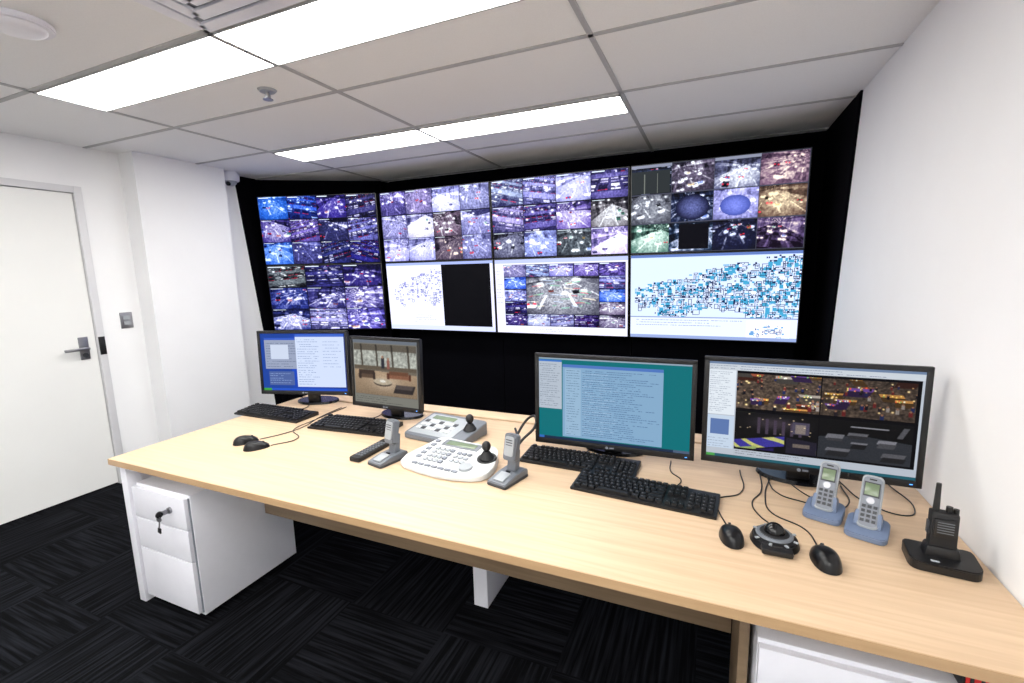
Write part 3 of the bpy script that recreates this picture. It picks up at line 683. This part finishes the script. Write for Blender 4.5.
def mic(x,y,yaw):
    g=[prism('base',[(-.085,0),(-.085,.016),(-.02,.030),(.055,.034),(.065,.028),(.065,0)],-.044,.044,'mgrey',bev=.003,axis='x'),
       prism('base_skirt',rrect(-.047,.047,-.088,.068,.012),.0,.010,'dgrey',bev=.002),
       box('talk_key',(.046,.055,.008),(0,-.045,.026),'lgrey',.002,rot=(.22,0,0)),
       box('neck',(.042,.030,.09),(0,.03,.068),'mgrey',.006,rot=(-.12,0,0),taper=.98),
       prism('head_shell',rrect(-.030,.030,-.06,.045,.012),-.014,.016,'mgrey',bev=.004,loc=(0,.022,.132),rot=(math.radians(78),0,0)),
       prism('grille',rrect(-.022,.022,-.040,.036,.010),-.003,.002,'lgrey',bev=.001,loc=(0,.003,.135),rot=(math.radians(78),0,0)),
       box('led_bar',(.02,.008,.004),(0,-.008,.035),'bk',.001)]
    for i in range(6): g.append(box('grille_slot_%d'%i,(.030,.002,.003),(0,.0005+i*.0006,.108+i*.010),'dgrey'))
    return group('desk_microphone',g,loc=(x,y,DZ),rz=yaw)
mic(-1.265,1.555,math.radians(-14)); mic(-.700,1.565,math.radians(-14))
group('controller_cable',[tube('loop',[(-.76,1.72,DZ+.03),(-.74,1.80,DZ+.07),(-.70,1.86,DZ+.12),(-.74,1.93,DZ+.14),(-.80,1.90,DZ+.06),(-.79,1.84,DZ+.004),(-.82,1.95,DZ+.004),(-.9,2.1,DZ+.004)],.006,'bk')])
g=[prism('body',rrect(-.030,.030,-.12,.12,.012),.001,.020,'bk2',bev=.003)]
bt=[]
for r in range(9):
    for c in range(3): bt.append((-.015+c*.015,-.085+r*.019,.0215,.010,.010,.004))
g.append(multi('buttons',bt,'mgrey'))
group('remote_control',g,loc=(-1.40,1.60,DZ),rz=math.radians(0))

def phone(x,y,yaw):
    g=[prism('dock_base',rrect(-.052,.052,-.060,.052,.02),.001,0,'blue',bev=.003,zf=lambda X,Y:.018+max(0,(Y+.062))*.14),
       box('dock_cup',(.072,.046,.05),(0,.010,.040),'blue',.010,rot=(-.35,0,0),taper=.92)]
    P=[prism('handset',rrect(-.027,.027,-.080,.080,.014),-.013,.013,'lgrey',bev=.004),
       prism('face',rrect(-.023,.023,-.074,.074,.012),.010,.0145,'grey',bev=.001),
       box('lcd',(.034,.036,.003),(0,.036,.0150),'lcd',.001),box('lcd_surround',(.040,.044,.002),(0,.036,.0143),'dgrey',.001),
       box('earpiece',(.018,.004,.002),(0,.066,.0150),'bk'),
       cyl('nav_pad',.010,.010,.003,(0,.002,.0155),'silver')]
    kk=[]
    for r in range(4):
        for c in range(3): kk.append((-.014+c*.014,-.016-r*.014,.016,.010,.009,.003))
    P.append(multi('keys',kk,'dgrey'))
    Mx=Matrix.Translation((0,.028,.088))@Matrix.Rotation(math.radians(58),4,'X')
    for p in P: p.data.transform(Mx)
    return group('cordless_phone',g+P,loc=(x,y,DZ),rz=yaw)
phone(.362,1.680,math.radians(-20)); phone(.458,1.605,math.radians(-20))
g=[prism('charger_base',rrect(-.074,.074,-.062,.050,.022),.001,0,'bk',bev=.003,zf=lambda X,Y:.014+max(0,.03-abs(Y)*.3)),
   box('charger_cup',(.080,.050,.038),(0,.000,.038),'bk',.010,taper=.85),
   box('radio_body',(.058,.034,.11),(0,.004,.092),'bk2',.006,rot=(-.06,0,0)),
   box('speaker_panel',(.046,.004,.05),(0,-.0165,.108),'bk',.001,rot=(-.06,0,0)),
   cyl('antenna',.0075,.0055,.075,(-.017,.008,.185),'bk2'),cyl('volume_knob',.008,.007,.018,(.010,.008,.153),'bk'),cyl('channel_knob',.006,.006,.014,(.024,.008,.151),'bk'),
   box('push_to_talk',(.005,.014,.035),(-.031,.004,.10),'dgrey',.001),box('label',(.022,.001,.006),(0,-.0185,.088),'silver'),
   box('base_label',(.018,.006,.001),(-.02,-.045,.0275),'lgrey',rot=(.3,0,0)),
   box('charge_led',(.006,.003,.003),(.03,-.056,.024),'led')]
for i in range(5): g.append(box('grille_%d'%i,(.034,.002,.002),(0,-.0188,.097+i*.007),'mgrey'))
group('two_way_radio',g,loc=(.592,1.500,DZ),rz=math.radians(-6))

# ------------------------------------------------------------------ camera
cam=bpy.data.cameras.new('camera'); co=bpy.data.objects.new('camera',cam); COL.objects.link(co)
cam.sensor_width=36; cam.lens=464*36/1024; cam.clip_start=.02
R=Matrix(((0.91924,-0.03924,0.39174),(0.39302,0.14958,-0.90728),(-0.02299,0.98797,0.15293)))
co.matrix_world=Matrix.Translation((0,0,1.53))@R.to_4x4()
sc.camera=co
w=bpy.data.worlds.new('world'); sc.world=w; w.use_nodes=True
w.node_tree.nodes['Background'].inputs[0].default_value=(.8,.85,1,1); w.node_tree.nodes['Background'].inputs[1].default_value=.3
